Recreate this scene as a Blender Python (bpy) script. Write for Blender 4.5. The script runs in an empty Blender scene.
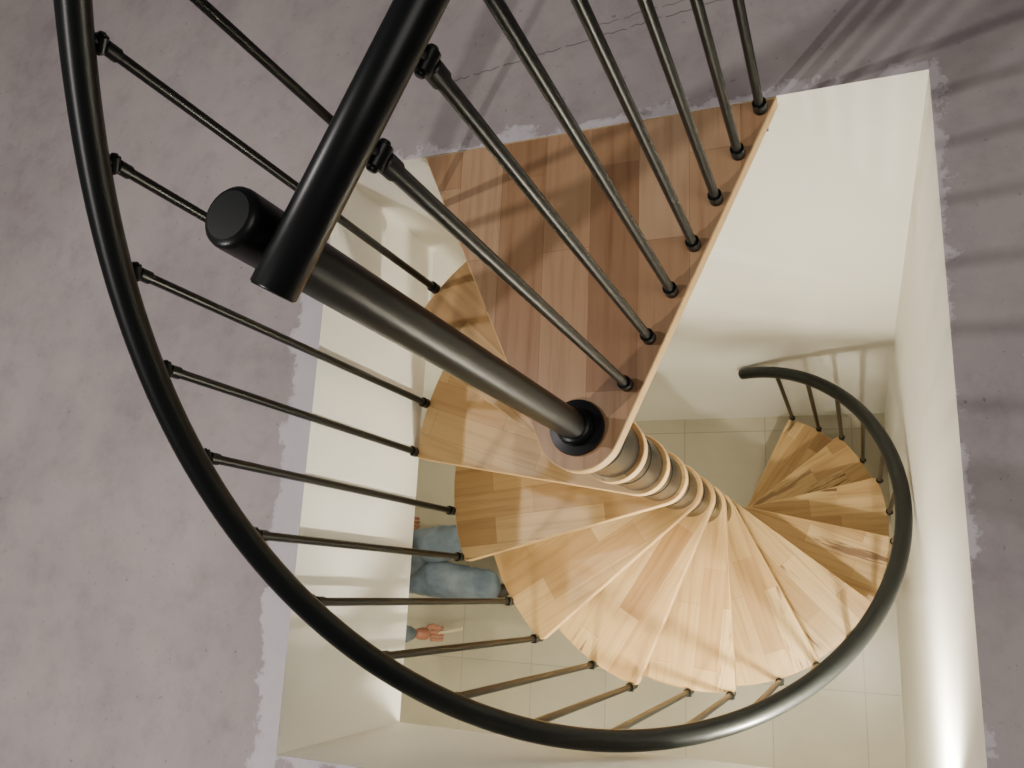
import bpy, bmesh, math, random
from mathutils import Vector, Matrix
random.seed(4)
C=bpy.context.scene.collection
# ------------------------------------------------------------------ constants (metres)
H=1.55
X0,X1,Y0,Y1=-1.157,.168,-.3735,.980
SLAB=.52; RISE=.2455; FL=-13*RISE
CX,CY=-.508,.310
RR=.645; RT=.640; RB=.648; DL=.4427; PH0=2.6609; PHB=2.4117
def railz(a): return .868-RISE/DL*(a-2.4)
# ------------------------------------------------------------------ node helpers
def newmat(n):
    m=bpy.data.materials.new(n);m.use_nodes=True
    nt=m.node_tree;b=nt.nodes['Principled BSDF'];return m,nt,b
def N(nt,t,**k):
    n=nt.nodes.new(t)
    for a,v in k.items():
        if a in n.inputs: n.inputs[a].default_value=v
        else: setattr(n,a,v)
    return n
def ramp(nt,stops,interp='LINEAR'):
    r=nt.nodes.new('ShaderNodeValToRGB');r.color_ramp.interpolation=interp
    e=r.color_ramp.elements
    while len(e)<len(stops): e.new(.5)
    for i,(p,c) in enumerate(stops): e[i].position=p;e[i].color=(*c,1)
    return r
def noise(nt,vec,scale,detail=4,rough=.55):
    n=nt.nodes.new('ShaderNodeTexNoise');n.inputs['Scale'].default_value=scale
    n.inputs['Detail'].default_value=detail;n.inputs['Roughness'].default_value=rough
    nt.links.new(vec,n.inputs['Vector']);return n
def mixc(nt,fac,a,b,mode='MIX'):
    m=nt.nodes.new('ShaderNodeMix');m.data_type='RGBA';m.blend_type=mode
    for s,v in ((0,fac),(6,a),(7,b)):
        if hasattr(v,'links') or isinstance(v,bpy.types.NodeSocket): nt.links.new(v,m.inputs[s])
        elif s==0: m.inputs[0].default_value=v
        else: m.inputs[s].default_value=(*v,1)
    return m.outputs[2]
def math_(nt,op,a,b=None,clamp=False):
    m=nt.nodes.new('ShaderNodeMath');m.operation=op;m.use_clamp=clamp
    for i,v in enumerate((a,b)):
        if v is None: continue
        if isinstance(v,bpy.types.NodeSocket): nt.links.new(v,m.inputs[i])
        else: m.inputs[i].default_value=v
    return m.outputs[0]
def bump(nt,b,h,s,d=.01):
    n=nt.nodes.new('ShaderNodeBump');n.inputs['Strength'].default_value=s;n.inputs['Distance'].default_value=d
    nt.links.new(h,n.inputs['Height']);nt.links.new(n.outputs[0],b.inputs['Normal'])
# ------------------------------------------------------------------ materials
def mat_simple(name,col,rough=.5,metal=0,ns=None,amt=.1,bmp=0):
    m,nt,b=newmat(name)
    b.inputs['Roughness'].default_value=rough;b.inputs['Metallic'].default_value=metal
    tc=N(nt,'ShaderNodeTexCoord')
    n=noise(nt,tc.outputs['Object'],ns or 8)
    c=mixc(nt,n.outputs['Fac'],tuple(v*(1-amt) for v in col),tuple(min(1,v*(1+amt)) for v in col))
    nt.links.new(c,b.inputs['Base Color'])
    if bmp: bump(nt,b,n.outputs['Fac'],bmp,.004)
    return m
BLACK=mat_simple('black_satin_metal',(.0035,.0050,.0046),.33,.0,60,.2)
BLACK.node_tree.nodes['Principled BSDF'].inputs['Specular IOR Level'].default_value=.26
SPACER=mat_simple('spacer_grey_metal',(.022,.021,.019),.26,.3,40,.15)
CREAM=mat_simple('cream_paint',(.90,.89,.815),.55,0,5,.03,.15)
WHITE=mat_simple('white_ceiling_paint',(.82,.80,.74),.7,0,6,.03)
EDGE=mat_simple('wood_edge',(.68,.44,.19),.5,0,30,.15)

def wood(name,tint=(1,1,1),rowh=.045,bw=.26,thr=.90):
    m,nt,b=newmat(name)
    tc=N(nt,'ShaderNodeTexCoord');oi=N(nt,'ShaderNodeObjectInfo')
    off=N(nt,'ShaderNodeVectorMath',operation='MULTIPLY_ADD')
    cmb=N(nt,'ShaderNodeCombineXYZ')
    for i in range(2): nt.links.new(oi.outputs['Random'],cmb.inputs[i])
    nt.links.new(cmb.outputs[0],off.inputs[0]);off.inputs[1].default_value=(7.3,11.7,0)
    nt.links.new(tc.outputs['Object'],off.inputs[2])
    br=N(nt,'ShaderNodeTexBrick');br.offset=.37;br.offset_frequency=2
    nt.links.new(off.outputs[0],br.inputs['Vector'])
    br.inputs['Color1'].default_value=(0,0,0,1);br.inputs['Color2'].default_value=(1,1,1,1)
    br.inputs['Mortar'].default_value=(0,0,0,1)
    br.inputs['Scale'].default_value=1;br.inputs['Mortar Size'].default_value=.0006;br.inputs['Mortar Smooth'].default_value=0
    br.inputs['Brick Width'].default_value=bw;br.inputs['Row Height'].default_value=rowh
    t=lambda c:tuple(min(1,v*w) for v,w in zip(c,tint))
    r=ramp(nt,[(0,t((.40,.25,.115))),(.15,t((.52,.345,.165))),(.45,t((.62,.44,.225))),(.8,t((.69,.51,.275))),(1,t((.76,.59,.34)))])
    nt.links.new(br.outputs['Color'],r.inputs[0])
    mp=N(nt,'ShaderNodeMapping');mp.inputs['Scale'].default_value=(1.6,30,8)
    nt.links.new(off.outputs[0],mp.inputs[0])
    g=noise(nt,mp.outputs[0],1.6,7,.62)
    gr=ramp(nt,[(.28,(.62,.52,.42)),(.5,(.94,.91,.88)),(.65,(1,1,1))]);nt.links.new(g.outputs['Fac'],gr.inputs[0])
    c=mixc(nt,.8,r.outputs[0],gr.outputs[0],'MULTIPLY')
    mp2=N(nt,'ShaderNodeMapping');mp2.inputs['Scale'].default_value=(2.2,22,3)
    nt.links.new(off.outputs[0],mp2.inputs[0])
    h=noise(nt,mp2.outputs[0],1.0,4,.6)
    hm=ramp(nt,[(.55,(0,0,0)),(.60,(1,1,1))]);nt.links.new(h.outputs['Fac'],hm.inputs[0])
    sel=ramp(nt,[(thr,(0,0,0)),(thr+.01,(1,1,1))]);nt.links.new(br.outputs['Color'],sel.inputs[0])
    f=math_(nt,'MULTIPLY',hm.outputs[0],sel.outputs[0]);f=math_(nt,'MULTIPLY',f,.85)
    c=mixc(nt,f,c,t((.14,.06,.03)))
    nt.links.new(c,b.inputs['Base Color'])
    b.inputs['Roughness'].default_value=.38
    bump(nt,b,g.outputs['Fac'],.08,.002)
    return m
WOOD=wood('beech_block_wood',(.97,.91,.76),.078,.34,.86)
WOODP=wood('beech_block_wood_platform_shaded',(.78,.66,.66),.105,.50,.93)  # darker pinkish tint paints in the cool light and shadow on the platform

m,nt,b=newmat('concrete_screed')
tc=N(nt,'ShaderNodeTexCoord');P=tc.outputs['Object']
n1=noise(nt,P,1.6,6,.6);n2=noise(nt,P,11,9,.72);n3=noise(nt,P,70,3,.6);n4=noise(nt,P,4.5,5,.65)
r1=ramp(nt,[(.3,(.31,.265,.265)),(.5,(.385,.335,.328)),(.72,(.48,.425,.41))]);nt.links.new(n1.outputs['Fac'],r1.inputs[0])
r2=ramp(nt,[(.3,(.74,.73,.71)),(.52,(1,1,1)),(.75,(1.0,1.0,1.0))]);nt.links.new(n2.outputs['Fac'],r2.inputs[0])
c=mixc(nt,.75,r1.outputs[0],r2.outputs[0],'MULTIPLY')
r4=ramp(nt,[(.46,(0,0,0)),(.62,(1,1,1))]);nt.links.new(n4.outputs['Fac'],r4.inputs[0])
c=mixc(nt,math_(nt,'MULTIPLY',r4.outputs[0],.5),c,(.45,.405,.36))
pit=ramp(nt,[(.28,(.40,.38,.37)),(.34,(1,1,1))]);nt.links.new(n3.outputs['Fac'],pit.inputs[0])
c=mixc(nt,.6,c,pit.outputs[0],'MULTIPLY')
sp=N(nt,'ShaderNodeSeparateXYZ');nt.links.new(P,sp.inputs[0])
dx=math_(nt,'SUBTRACT',math_(nt,'ABSOLUTE',math_(nt,'SUBTRACT',sp.outputs[0],(X0+X1)/2)),(X1-X0)/2)
dy=math_(nt,'SUBTRACT',math_(nt,'ABSOLUTE',math_(nt,'SUBTRACT',sp.outputs[1],(Y0+Y1)/2)),(Y1-Y0)/2)
d=math_(nt,'MAXIMUM',dx,dy)
ne=noise(nt,P,8,10,.75)
d2=math_(nt,'ADD',d,math_(nt,'MULTIPLY',math_(nt,'SUBTRACT',ne.outputs['Fac'],.5),.20))
lf=math_(nt,'MULTIPLY',math_(nt,'LESS_THAN',sp.outputs[0],X0),.055)
rt=math_(nt,'MULTIPLY',math_(nt,'GREATER_THAN',sp.outputs[0],X1),.012)
d3=math_(nt,'ADD',math_(nt,'SUBTRACT',d2,lf),rt)
bm=ramp(nt,[(.0,(1,1,1)),(.012,(.9,.9,.9)),(.02,(0,0,0))])
nt.links.new(d3,bm.inputs[0])
band=mixc(nt,n2.outputs['Fac'],(.52,.465,.48),(.68,.64,.64))
c=mixc(nt,bm.outputs[0],c,band)
nt.links.new(c,b.inputs['Base Color']);b.inputs['Roughness'].default_value=.75
hh=math_(nt,'ADD',n2.outputs['Fac'],math_(nt,'MULTIPLY',bm.outputs[0],.5))
bump(nt,b,hh,.3,.006)
CONC=m

m,nt,b=newmat('beige_floor_tiles')
tc=N(nt,'ShaderNodeTexCoord')
br=N(nt,'ShaderNodeTexBrick');br.offset=0
nt.links.new(tc.outputs['Object'],br.inputs['Vector'])
br.inputs['Scale'].default_value=1;br.inputs['Brick Width'].default_value=.45;br.inputs['Row Height'].default_value=.45
br.inputs['Mortar Size'].default_value=.003
br.inputs['Color1'].default_value=(.49,.46,.35,1);br.inputs['Color2'].default_value=(.52,.49,.375,1);br.inputs['Mortar'].default_value=(.37,.34,.26,1)
n=noise(nt,tc.outputs['Object'],4,6,.6)
rr=ramp(nt,[(.3,(.88,.88,.87)),(.7,(1,1,1))]);nt.links.new(n.outputs['Fac'],rr.inputs[0])
nt.links.new(mixc(nt,1,br.outputs['Color'],rr.outputs[0],'MULTIPLY'),b.inputs['Base Color'])
b.inputs['Roughness'].default_value=.3
TILE=m
def denim(name,lo,hi):
    m,nt,b=newmat(name)
    tc=N(nt,'ShaderNodeTexCoord');P=tc.outputs['Object']
    a=noise(nt,P,6,4,.55);w=N(nt,'ShaderNodeTexWave');w.inputs['Scale'].default_value=90;w.inputs['Distortion'].default_value=1
    nt.links.new(P,w.inputs['Vector'])
    r=ramp(nt,[(.30,lo),(.68,hi)]);nt.links.new(a.outputs['Fac'],r.inputs[0])
    nt.links.new(mixc(nt,.12,r.outputs[0],w.outputs['Color'],'MULTIPLY'),b.inputs['Base Color'])
    b.inputs['Roughness'].default_value=.95
    bump(nt,b,a.outputs['Fac'],.5,.02)
    return m
DENIM=denim('denim_cloth',(.085,.125,.175),(.22,.28,.34))
SHIRT=denim('work_shirt_cloth',(.11,.14,.17),(.20,.25,.29))
SKIN=mat_simple('skin',(.42,.18,.11),.5,0,20,.1)
HAIR=mat_simple('dark_hair',(.04,.025,.015),.7,0,60,.3)
SHOE=mat_simple('dark_leather',(.05,.035,.025),.5,0,30,.2)
EYE=mat_simple('eye_white',(.8,.8,.78),.2,0,5,.02)
BRUSHW=mat_simple('pale_handle_wood',(.75,.66,.45),.5,0,30,.1)
GRAPH=mat_simple('pencil_graphite',(.17,.145,.15),.7,0,50,.3)
m,nt,b=newmat('added_lamp_diffuser')
b.inputs['Base Color'].default_value=(.9,.87,.8,1);b.inputs['Emission Color'].default_value=(1,.90,.72,1);b.inputs['Emission Strength'].default_value=7
GLOW=m

# ------------------------------------------------------------------ mesh helpers
def empty(name,loc=(0,0,0)):
    e=bpy.data.objects.new(name,None);C.objects.link(e);e.location=loc;e.empty_display_size=.1;return e
def obj(name,bm,mats,parent=None,smooth=False):
    me=bpy.data.meshes.new(name);bm.normal_update();bm.to_mesh(me);bm.free()
    o=bpy.data.objects.new(name,me);C.objects.link(o)
    for m in (mats if isinstance(mats,(list,tuple)) else [mats]): me.materials.append(m)
    if smooth:
        for p in me.polygons:p.use_smooth=True
    if parent: o.parent=parent
    return o
def addbox(bm,x0,x1,y0,y1,z0,z1,mi=0):
    v=[bm.verts.new((x,y,z)) for x in (x0,x1) for y in (y0,y1) for z in (z0,z1)]
    for q in ((0,1,3,2),(4,6,7,5),(0,4,5,1),(2,3,7,6),(0,2,6,4),(1,5,7,3)):
        f=bm.faces.new([v[i] for i in q]);f.material_index=mi
def box(name,x0,x1,y0,y1,z0,z1,mat,parent=None):
    bm=bmesh.new();addbox(bm,x0,x1,y0,y1,z0,z1);bmesh.ops.recalc_face_normals(bm,faces=bm.faces);return obj(name,bm,mat,parent)
def lathe(bm,p,q,prof,seg=24,mi=0):
    p=Vector(p);q=Vector(q);ax=(q-p).normalized()
    u=ax.orthogonal().normalized();w=ax.cross(u)
    rings=[]
    for d,r in prof:
        c=p+ax*d
        rings.append([bm.verts.new(c+(u*math.cos(2*math.pi*k/seg)+w*math.sin(2*math.pi*k/seg))*r) for k in range(seg)])
    for (a,b_),(pa,pb) in zip(zip(rings[:-1],rings[1:]),zip(prof[:-1],prof[1:])):
        for k in range(seg):
            f=bm.faces.new((a[k],a[(k+1)%seg],b_[(k+1)%seg],b_[k]));f.material_index=mi;f.smooth=True
        if abs(pb[1]-pa[1])>.7*abs(pb[0]-pa[0]):
            for ring in (a,b_):
                for k in range(seg):
                    e=bm.edges.get((ring[k],ring[(k+1)%seg]))
                    if e: e.smooth=False
    f=bm.faces.new(rings[0][::-1]);f.material_index=mi
    f=bm.faces.new(rings[-1]);f.material_index=mi
    for ring in (rings[0],rings[-1]):
        for k in range(seg):
            bm.edges.get((ring[k],ring[(k+1)%seg])).smooth=False
def cyl(bm,p,q,r,seg=20,bev=.0015,mi=0):
    L=(Vector(q)-Vector(p)).length
    lathe(bm,p,q,[(0,r-bev),(bev,r),(L-bev,r),(L,r-bev)],seg,mi)
def tube(bm,pts,r,seg=24,caps=True):
    rings=[]
    n=len(pts);pts=[Vector(p) for p in pts]
    for i,p in enumerate(pts):
        t=(pts[min(i+1,n-1)]-pts[max(i-1,0)]).normalized()
        s=t.cross(Vector((0,0,1)))
        s=s.normalized() if s.length>1e-4 else Vector((1,0,0))
        u=s.cross(t)
        k2=((r*.9,-r*.1),(r,0)) if i==0 else (((r,0),(r*.9,r*.1)) if i==n-1 else ((r,0),))
        for rr,dd in k2:
            c=p+t*dd
            rings.append([bm.verts.new(c+(s*math.cos(2*math.pi*k/seg)+u*math.sin(2*math.pi*k/seg))*rr) for k in range(seg)])
    for a,b_ in zip(rings[:-1],rings[1:]):
        for k in range(seg):
            f=bm.faces.new((a[k],a[(k+1)%seg],b_[(k+1)%seg],b_[k]));f.smooth=True
    bm.faces.new(rings[0][::-1]);bm.faces.new(rings[-1])
    for ring in (rings[0],rings[-1]):
        for k in range(seg):
            bm.edges.get((ring[k],ring[(k+1)%seg])).smooth=False

# ------------------------------------------------------------------ room shell
XL,YN,XR,YF=-4.6,-3.4,2.6,3.2
bm=bmesh.new()
def ringfaces(z,flip,mi):
    o=[(XL,YN),(XR,YN),(XR,YF),(XL,YF)];i=[(X0,Y0),(X1,Y0),(X1,Y1),(X0,Y1)]
    ov=[bm.verts.new((*p,z)) for p in o];iv=[bm.verts.new((*p,z)) for p in i]
    for k in range(4):
        q=[ov[k],ov[(k+1)%4],iv[(k+1)%4],iv[k]]
        f=bm.faces.new(q[::-1] if flip else q);f.material_index=mi
    return ov,iv
ot,it=ringfaces(0,False,0);ob,ib=ringfaces(-SLAB,True,2)
for k in range(4):
    f=bm.faces.new((it[k],it[(k+1)%4],ib[(k+1)%4],ib[k]));f.material_index=1
    f=bm.faces.new((ot[(k+1)%4],ot[k],ob[k],ob[(k+1)%4]));f.material_index=1
bmesh.ops.recalc_face_normals(bm,faces=bm.faces)
obj('floor_upper',bm,[CONC,CREAM,WHITE])
box('floor_lower',XL,XR,YN,YF,FL-.1,FL,TILE)
box('wall_far',XL,X1+.15,Y1,Y1+.15,FL,-SLAB,CREAM)
box('wall_right',X1,X1+.15,YN,Y1,FL,-SLAB,CREAM)
box('wall_left',XL-.15,XL,YN,Y1+.15,FL,-SLAB,CREAM)
box('wall_near',XL-.15,X1+.15,YN-.15,YN,FL,-SLAB,CREAM)
bm=bmesh.new()
random.seed(9)
def mark(p,q,n,amp,w):
    pts=[]
    for i in range(n+1):
        t=i/n;pts.append(Vector(p).lerp(Vector(q),t)+Vector((0,random.uniform(-amp,amp))))
    for i,(a,b_) in enumerate(zip(pts[:-1],pts[1:])):
        if i%7==5: continue
        d=(b_-a).normalized();s=Vector((-d.y,d.x))*w/2
        vs=[bm.verts.new((v.x,v.y,.0008)) for v in (a-s,b_-s,b_+s,a+s)];bm.faces.new(vs)
mark((-.86,1.17),(-.20,1.235),60,.003,.002)
mark((-.50,1.235),(-.18,1.262),26,.003,.0014)
obj('floor_crack',bm,GRAPH)

# ------------------------------------------------------------------ staircase
ST=empty('spiral_staircase')
def tread_outline(rh,R,half):
    def tang(ang,sgn):
        return ang+sgn*math.acos(rh/R)
    a1=tang(half,+1);a0=tang(-half,-1)
    cr=.018;k=16
    arc=[]
    for i in range(2,k-1):
        t=-half+2*half*i/k;arc.append((R*math.cos(t),R*math.sin(t)))
    def corner(s):
        t=s*half;c=Vector((R*math.cos(t),R*math.sin(t)))
        ang=a1 if s>0 else a0
        h=Vector((rh*math.cos(ang),rh*math.sin(ang)))
        dl=(h-c).normalized();tg=Vector((math.sin(t),-math.cos(t)))*s
        A=c+tg*cr*.8;B=c+dl*cr*.8
        return [tuple((1-u)**2*A+2*u*(1-u)*c+u*u*B) for u in (0,.25,.5,.75,1)]
    res=corner(-1)[::-1]+arc+corner(1)
    end=a0+2*math.pi
    for i in range(17):
        t=a1+(end-a1)*i/16
        res.append((rh*math.cos(t),rh*math.sin(t)))
    return res
def slab(name,pts,th,mats,parent,loc,rot):
    bm=bmesh.new()
    vs=[bm.verts.new((x,y,0)) for x,y in pts]
    f=bm.faces.new(vs);f.normal_update()
    if f.normal.z<0: f.normal_flip()
    r=bmesh.ops.extrude_face_region(bm,geom=[f])
    bmesh.ops.translate(bm,vec=(0,0,-th),verts=[g for g in r['geom'] if isinstance(g,bmesh.types.BMVert)])
    bmesh.ops.recalc_face_normals(bm,faces=bm.faces)
    for f in bm.faces:
        f.normal_update()
        if abs(f.normal.z)<.5: f.material_index=1
    es=[e for e in bm.edges if len(e.link_faces)==2 and abs(e.calc_face_angle(0))>1.2 and abs(e.verts[0].co.z-e.verts[1].co.z)<1e-5]
    bmesh.ops.bevel(bm,geom=es,offset=.003,segments=2,affect='EDGES',profile=.5,material=1)
    o=obj(name,bm,mats,parent);o.location=loc;o.rotation_euler=(0,0,rot);return o
TH=.034;HALF=.275
out=tread_outline(.078,RT,HALF)
for i in range(1,13):
    nose=PH0+(i-1)*DL
    slab('tread_%d'%i,out,TH,[WOOD,EDGE],ST,(CX,CY,-i*RISE),nose-HALF)
L=Y1-CY-.002;hw=.401
def tp(px,py,r,s):
    d=math.hypot(px,py);return math.atan2(py,px)+s*math.acos(r/d)
rp=.088
aR=tp(L,hw,rp,1);aL=tp(L,-hw,rp,-1)+2*math.pi
pl=[(L,-hw),(L,hw)]+[(rp*math.cos(aR+(aL-aR)*i/20),rp*math.sin(aR+(aL-aR)*i/20)) for i in range(21)]
slab('landing_platform',pl,.038,[WOODP,EDGE],ST,(CX,CY,0),math.pi/2)
box('platform_wall_bracket',CX-.38,CX+.38,Y1-.05,Y1-.002,-.045,-.0385,BLACK,ST)
bm=bmesh.new()
lathe(bm,(CX,CY,0),(CX,CY,2),[(0,.056),(.006,.058),(.012,.056),(.014,.040),(.030,.038),(.034,.034),(.036,.029),(.96,.029)],40)
lathe(bm,(CX,CY,.955),(CX,CY,2),[(0,.029),(.001,.0308),(.058,.0308),(.0625,.0298),(.0655,.027),(.067,.0235)],40)
for e in bm.edges:
    if all(v.co.z>1.005 for v in e.verts) : e.smooth=True
obj('centre_pole',bm,BLACK,ST)
bm=bmesh.new()
for i in range(0,13):
    zt=-i*RISE-(.038 if i==0 else TH);zb=-(i+1)*RISE
    Ls=zt-zb
    lathe(bm,(CX,CY,zb),(CX,CY,zt),[(0,.0655),(.002,.067),(Ls-.002,.067),(Ls,.0655)],48)
    zm=(zt+zb)/2
    lathe(bm,(CX,CY,zm-.03),(CX,CY,zm+.03),[(0,.0665),(.001,.0685),(.059,.0685),(.06,.0665)],48)
obj('pole_spacers',bm,SPACER,ST)
bm=bmesh.new()
lathe(bm,(CX,CY,FL),(CX,CY,0),[(0,.12),(.008,.12),(.012,.115),(.013,.075),(.02,.073)],40)
obj('pole_base_plate',bm,BLACK,ST)
A0,A1=2.02,7.74
bm=bmesh.new()
tube(bm,[(CX+RR*math.cos(a),CY+RR*math.sin(a),railz(a)) for a in [A0+(A1-A0)*i/220 for i in range(221)]],.0245,24)
obj('helical_handrail',bm,BLACK,ST)
def baluster(name,x,y,zb,zt,tang,side=None):
    bm=bmesh.new()
    cyl(bm,(x,y,zb+.01),(x,y,zt),.0092,18)
    cyl(bm,(x,y,zt-.030),(x,y,zt-.004),.0118,18)
    t=Vector(tang).normalized()
    p=Vector((x,y,zt+.002))
    cyl(bm,p-t*.013,p+t*.013,.0105,16)
    cyl(bm,p-t*.017,p+t*.017,.006,12)
    cyl(bm,p,p+Vector((0,0,.022)),.007,12)
    cyl(bm,(x,y,zb-.006),(x,y,zb+.022),.0140,18)
    if side is not None:
        cyl(bm,(x,y,zb-.052),(x,y,zb-.006),.0115,18)
        s=Vector(side)
        q=Vector((x,y,zb-.017));cyl(bm,q+s*.016,q-s*.03,.009,14)
    return obj(name,bm,BLACK,ST)
for j in range(-1,24):
    a=PHB+j*DL/2
    x=CX+RB*math.cos(a);y=CY+RB*math.sin(a)
    i= (j+1)//2 if j%2 else j//2+1
    zb=-i*RISE if i>0 else -RISE
    r=Vector((math.cos(a),math.sin(a),0))
    baluster('baluster_%d'%(j+2),x,y,zb,railz(a)-.047,(-math.sin(a),math.cos(a),-.5),r)
P0=Vector((-.408,.394,0));P1=Vector((-.139,.955,0));dr=(P1-P0).normalized()
for k in range(7):
    p=P0.lerp(P1,k/6)
    baluster('platform_baluster_%d'%(k+1),p.x,p.y,0.006,.940,dr)
bm=bmesh.new()
a_=P0-dr*.162;b_=P1+dr*.05
tube(bm,[(a_.x,a_.y,.985),(b_.x,b_.y,.985)],.0225,32)
obj('platform_handrail',bm,BLACK,ST)
bm=bmesh.new()
q=Vector((CX,CY,.985));s=Vector((dr.y,-dr.x,0))
cyl(bm,q,q+s*.05,.010,16)
obj('handrail_pole_fixing',bm,BLACK,ST)

# ------------------------------------------------------------------ crouching worker in the lower room
W=empty('crouching_worker')
def skinned(name,verts,edges,radii,root,parent,sub=2):
    me=bpy.data.meshes.new(name+'_sk');me.from_pydata(verts,edges,[])
    o=bpy.data.objects.new(name,me);C.objects.link(o)
    sk=o.modifiers.new('s','SKIN');sk.use_smooth_shade=True
    for i,r in enumerate(radii):
        v=me.skin_vertices[0].data[i];v.radius=(r,r) if not isinstance(r,tuple) else r;v.use_root=(i==root)
    ss=o.modifiers.new('u','SUBSURF');ss.levels=sub;ss.render_levels=sub
    dg=bpy.context.evaluated_depsgraph_get()
    nm=bpy.data.meshes.new_from_object(o.evaluated_get(dg))
    bpy.data.objects.remove(o)
    no=bpy.data.objects.new(name,nm);C.objects.link(no);no.parent=parent
    for p in nm.polygons:p.use_smooth=True
    return no
def Z(z):return FL+z
J=[(-2.42,.10,Z(.36)),
   (-2.44,.09,Z(.52)),(-2.44,.08,Z(.70)),(-2.42,.06,Z(.86)),
   (-2.40,.05,Z(.96)),
   (-2.37,.02,Z(.37)),(-1.84,-.02,Z(.50)),(-2.13,-.04,Z(.12)),(-1.93,-.04,Z(.05)),
   (-2.37,.19,Z(.38)),(-2.03,.23,Z(.52)),(-2.20,.23,Z(.12)),(-2.00,.25,Z(.05)),
   (-2.41,-.12,Z(.84)),(-2.40,-.30,Z(.56)),(-2.42,-.31,Z(.30)),
   (-2.43,.25,Z(.84)),(-2.60,.36,Z(.62)),(-2.58,.33,Z(.40))]
E=[(0,1),(1,2),(2,3),(3,4),(0,5),(5,6),(6,7),(7,8),(0,9),(9,10),(10,11),(11,12),(3,13),(13,14),(14,15),(3,16),(16,17),(17,18)]
R_=[.13,.135,.15,.12,.055,.125,.085,.055,.038,.125,.095,.055,.038,.068,.052,.036,.068,.052,.036]
body=skinned('clothed_body',J,E,R_,0,W,3)
me=body.data
me.materials.clear()
for mt in (DENIM,SHIRT,SKIN,SHOE): me.materials.append(mt)
tag={0:1,1:1,2:1,3:2,4:0,5:0,6:0,7:3,8:0,9:0,10:0,11:3,12:1,13:1,14:1,15:1,16:1,17:1}
def sd(p,a,b):
    d=b-a;t=max(0,min(1,(p-a).dot(d)/d.dot(d)));return (p-a-d*t).length
JV=[Vector(v) for v in J]
for p in me.polygons:
    c=p.center
    k=min(range(len(E)),key=lambda k:sd(c,JV[E[k][0]],JV[E[k][1]])-min(R_[E[k][0]],R_[E[k][1]]))
    p.material_index=tag[k]
tx=bpy.data.textures.new('folds','CLOUDS');tx.noise_scale=.09
dm=body.modifiers.new('folds','DISPLACE');dm.texture=tx;dm.strength=.045;dm.mid_level=.5;dm.texture_coords='LOCAL'
def ell(bm,c,s,mi,seg=20):
    r=bmesh.ops.create_uvsphere(bm,u_segments=seg,v_segments=14,radius=1)
    for v in r['verts']: v.co=Vector((v.co.x*s[0],v.co.y*s[1],v.co.z*s[2]))+Vector(c)
    for v in r['verts']:
        for f in v.link_faces: f.material_index=mi;f.smooth=True
bm=bmesh.new()
ell(bm,(0,0,0),(.095,.075,.115),0);ell(bm,(.02,0,-.06),(.065,.058,.06),0)
ell(bm,(-.016,0,.022),(.095,.081,.108),1)
ell(bm,(.102,0,-.015),(.018,.013,.024),0)
for s in(-1,1):
    ell(bm,(.084,s*.03,.008),(.012,.013,.009),2);ell(bm,(.094,s*.03,.008),(.004,.006,.006),1)
    ell(bm,(0,s*.078,-.01),(.018,.01,.032),0)
ell(bm,(.083,0,-.062),(.012,.024,.007),3)
hd=obj('head',bm,[SKIN,HAIR,EYE,SKIN],W);hd.location=(-2.36,.04,Z(1.08));hd.rotation_euler=(0,.5,-.3)
def hand(prefix,dy,dx,dz,mir):
    T=lambda p:(p[0]+dx,-.31+(p[1]+.31)*mir+dy,Z(p[2]+dz))
    h=skinned(prefix+'_palm',[T(p) for p in ((-2.42,-.31,.31),(-2.40,-.31,.26),(-2.375,-.31,.21))],[(0,1),(1,2)],[.030,.040,.042],0,W)
    parts=[h]
    for k in range(4):
        y=-.343+.022*k;l=(.8,.97,1,.9)[k]
        parts.append(skinned(prefix+'_finger_%d'%(k+1),[T(p) for p in ((-2.375,y,.205),(-2.335,y,.178),(-2.335+.024*l,y,.150),(-2.350+.01*l,y+.004,.130))],[(0,1),(1,2),(2,3)],[.0115,.0105,.0095,.008],0,W))
    parts.append(skinned(prefix+'_thumb',[T(p) for p in ((-2.385,-.275,.235),(-2.352,-.258,.21),(-2.322,-.275,.185))],[(0,1),(1,2)],[.014,.012,.010],0,W))
    for o in parts:
        o.data.materials.clear();o.data.materials.append(SKIN)
hand('right_hand',0,0,0,1)
hand('left_hand',.64,-.16,.10,-1)
bm=bmesh.new();cyl(bm,(-2.36,-.31,Z(.172)),(-2.18,-.27,Z(.172)),.009,12)
obj('brush_handle',bm,BRUSHW,W)

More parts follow.
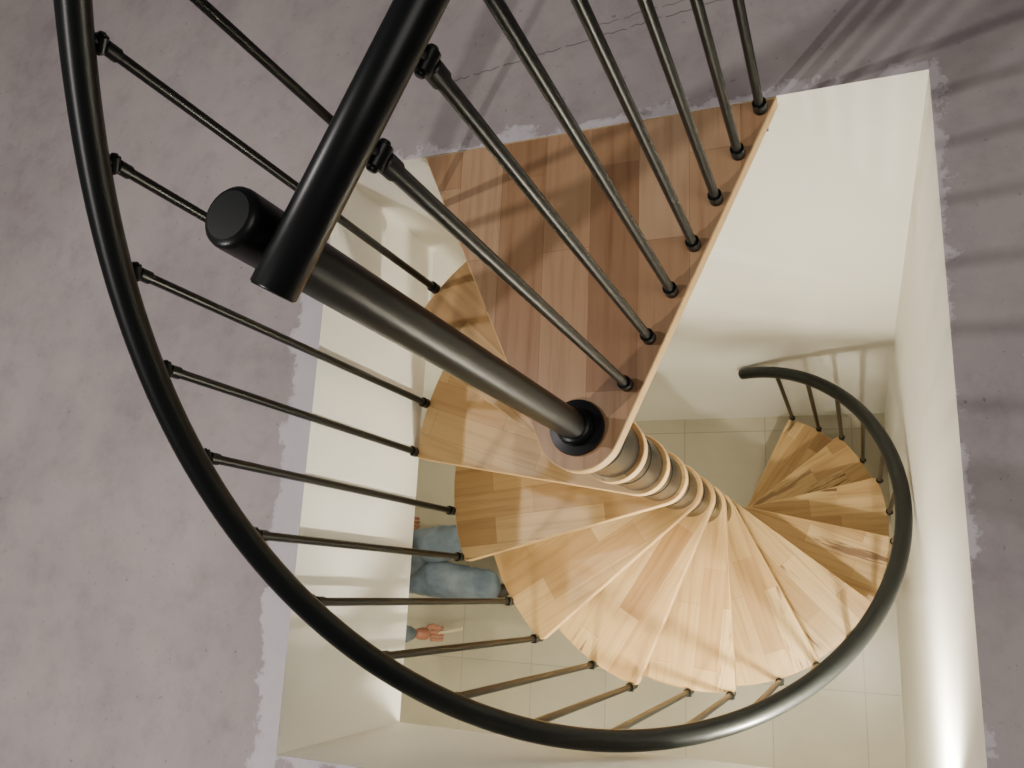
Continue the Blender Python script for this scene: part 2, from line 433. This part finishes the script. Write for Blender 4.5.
# ------------------------------------------------------------------ lights
def point(name,loc,e,col,r=.05,parent=None):
    l=bpy.data.lights.new(name,'POINT');l.energy=e;l.color=col;l.shadow_soft_size=r
    o=bpy.data.objects.new(name,l);C.objects.link(o);o.location=loc
    if parent:o.parent=parent
    return o
point('upper_room_bulb',(-1.9,.55,2.3),74,(1,.93,.91),.03)
point('upper_room_bulb.001',(-1.75,-.85,1.9),84,(1,.93,.91),.03)
l=bpy.data.lights.new('upper_fill_light','AREA');l.size=1.0;l.energy=14;l.color=(1,.94,.88)  # unseen soft light added to brighten the left slab face
o=bpy.data.objects.new('upper_fill_light',l);C.objects.link(o);o.location=(.9,0,2.5);o.rotation_euler=(0,.35,0)
def added_ceil_light(name,x,y,e,col,pt=False):  # unseen fixtures added to light the treads and lower room
    g=empty(name,(x,y,-SLAB))
    bm=bmesh.new();lathe(bm,(0,0,-.02),(0,0,0),[(0,.055),(.004,.062),(.02,.065)],32);obj('trim_ring',bm,WHITE,g)
    bm=bmesh.new();lathe(bm,(0,0,-.024),(0,0,-.02),[(0,.045),(.0035,.05)],32);obj('lens',bm,GLOW,g)
    if pt:
        point('lamp',(0,0,-.10),e,col,.03,g);return
    l=bpy.data.lights.new('lamp','AREA');l.shape='DISK';l.size=.1;l.energy=e;l.color=col
    o=bpy.data.objects.new('lamp',l);C.objects.link(o);o.location=(0,0,-.03);o.parent=g
W_=(1,.88,.66)
added_ceil_light('added_downlight',.0,-.445,76,(1,.92,.76),True)  # added out of view to put the bright glow on the right wall
added_ceil_light('added_downlight',-.9,-.9,14,W_)
added_ceil_light('added_downlight',-2.3,-1.2,8,W_)
added_ceil_light('added_downlight',-2.6,.55,12,W_)
w=bpy.data.worlds.new('w');bpy.context.scene.world=w;w.use_nodes=True
w.node_tree.nodes['Background'].inputs[0].default_value=(.88,.83,.85,1);w.node_tree.nodes['Background'].inputs[1].default_value=.12

# ------------------------------------------------------------------ camera
f_=822.4;n=Vector((860.4-512,600.3-384,f_)).normalized();yaw=.0496
e1=(Vector((1,0,0))-n.x*n).normalized();e2=n.cross(e1)
Xw=math.cos(yaw)*e1+math.sin(yaw)*e2;Yw=math.sin(yaw)*e1-math.cos(yaw)*e2
right=Vector((Xw.x,Yw.x,-n.x));up=-Vector((Xw.y,Yw.y,-n.y));back=-Vector((Xw.z,Yw.z,-n.z))
M=Matrix((right,up,back)).transposed().to_4x4();M.translation=(0,0,H)
cd=bpy.data.cameras.new('camera');cam=bpy.data.objects.new('camera',cd);C.objects.link(cam)
cam.matrix_world=M;cd.lens=36*f_/1024;cd.sensor_width=36;cd.clip_start=.02
bpy.context.scene.camera=cam
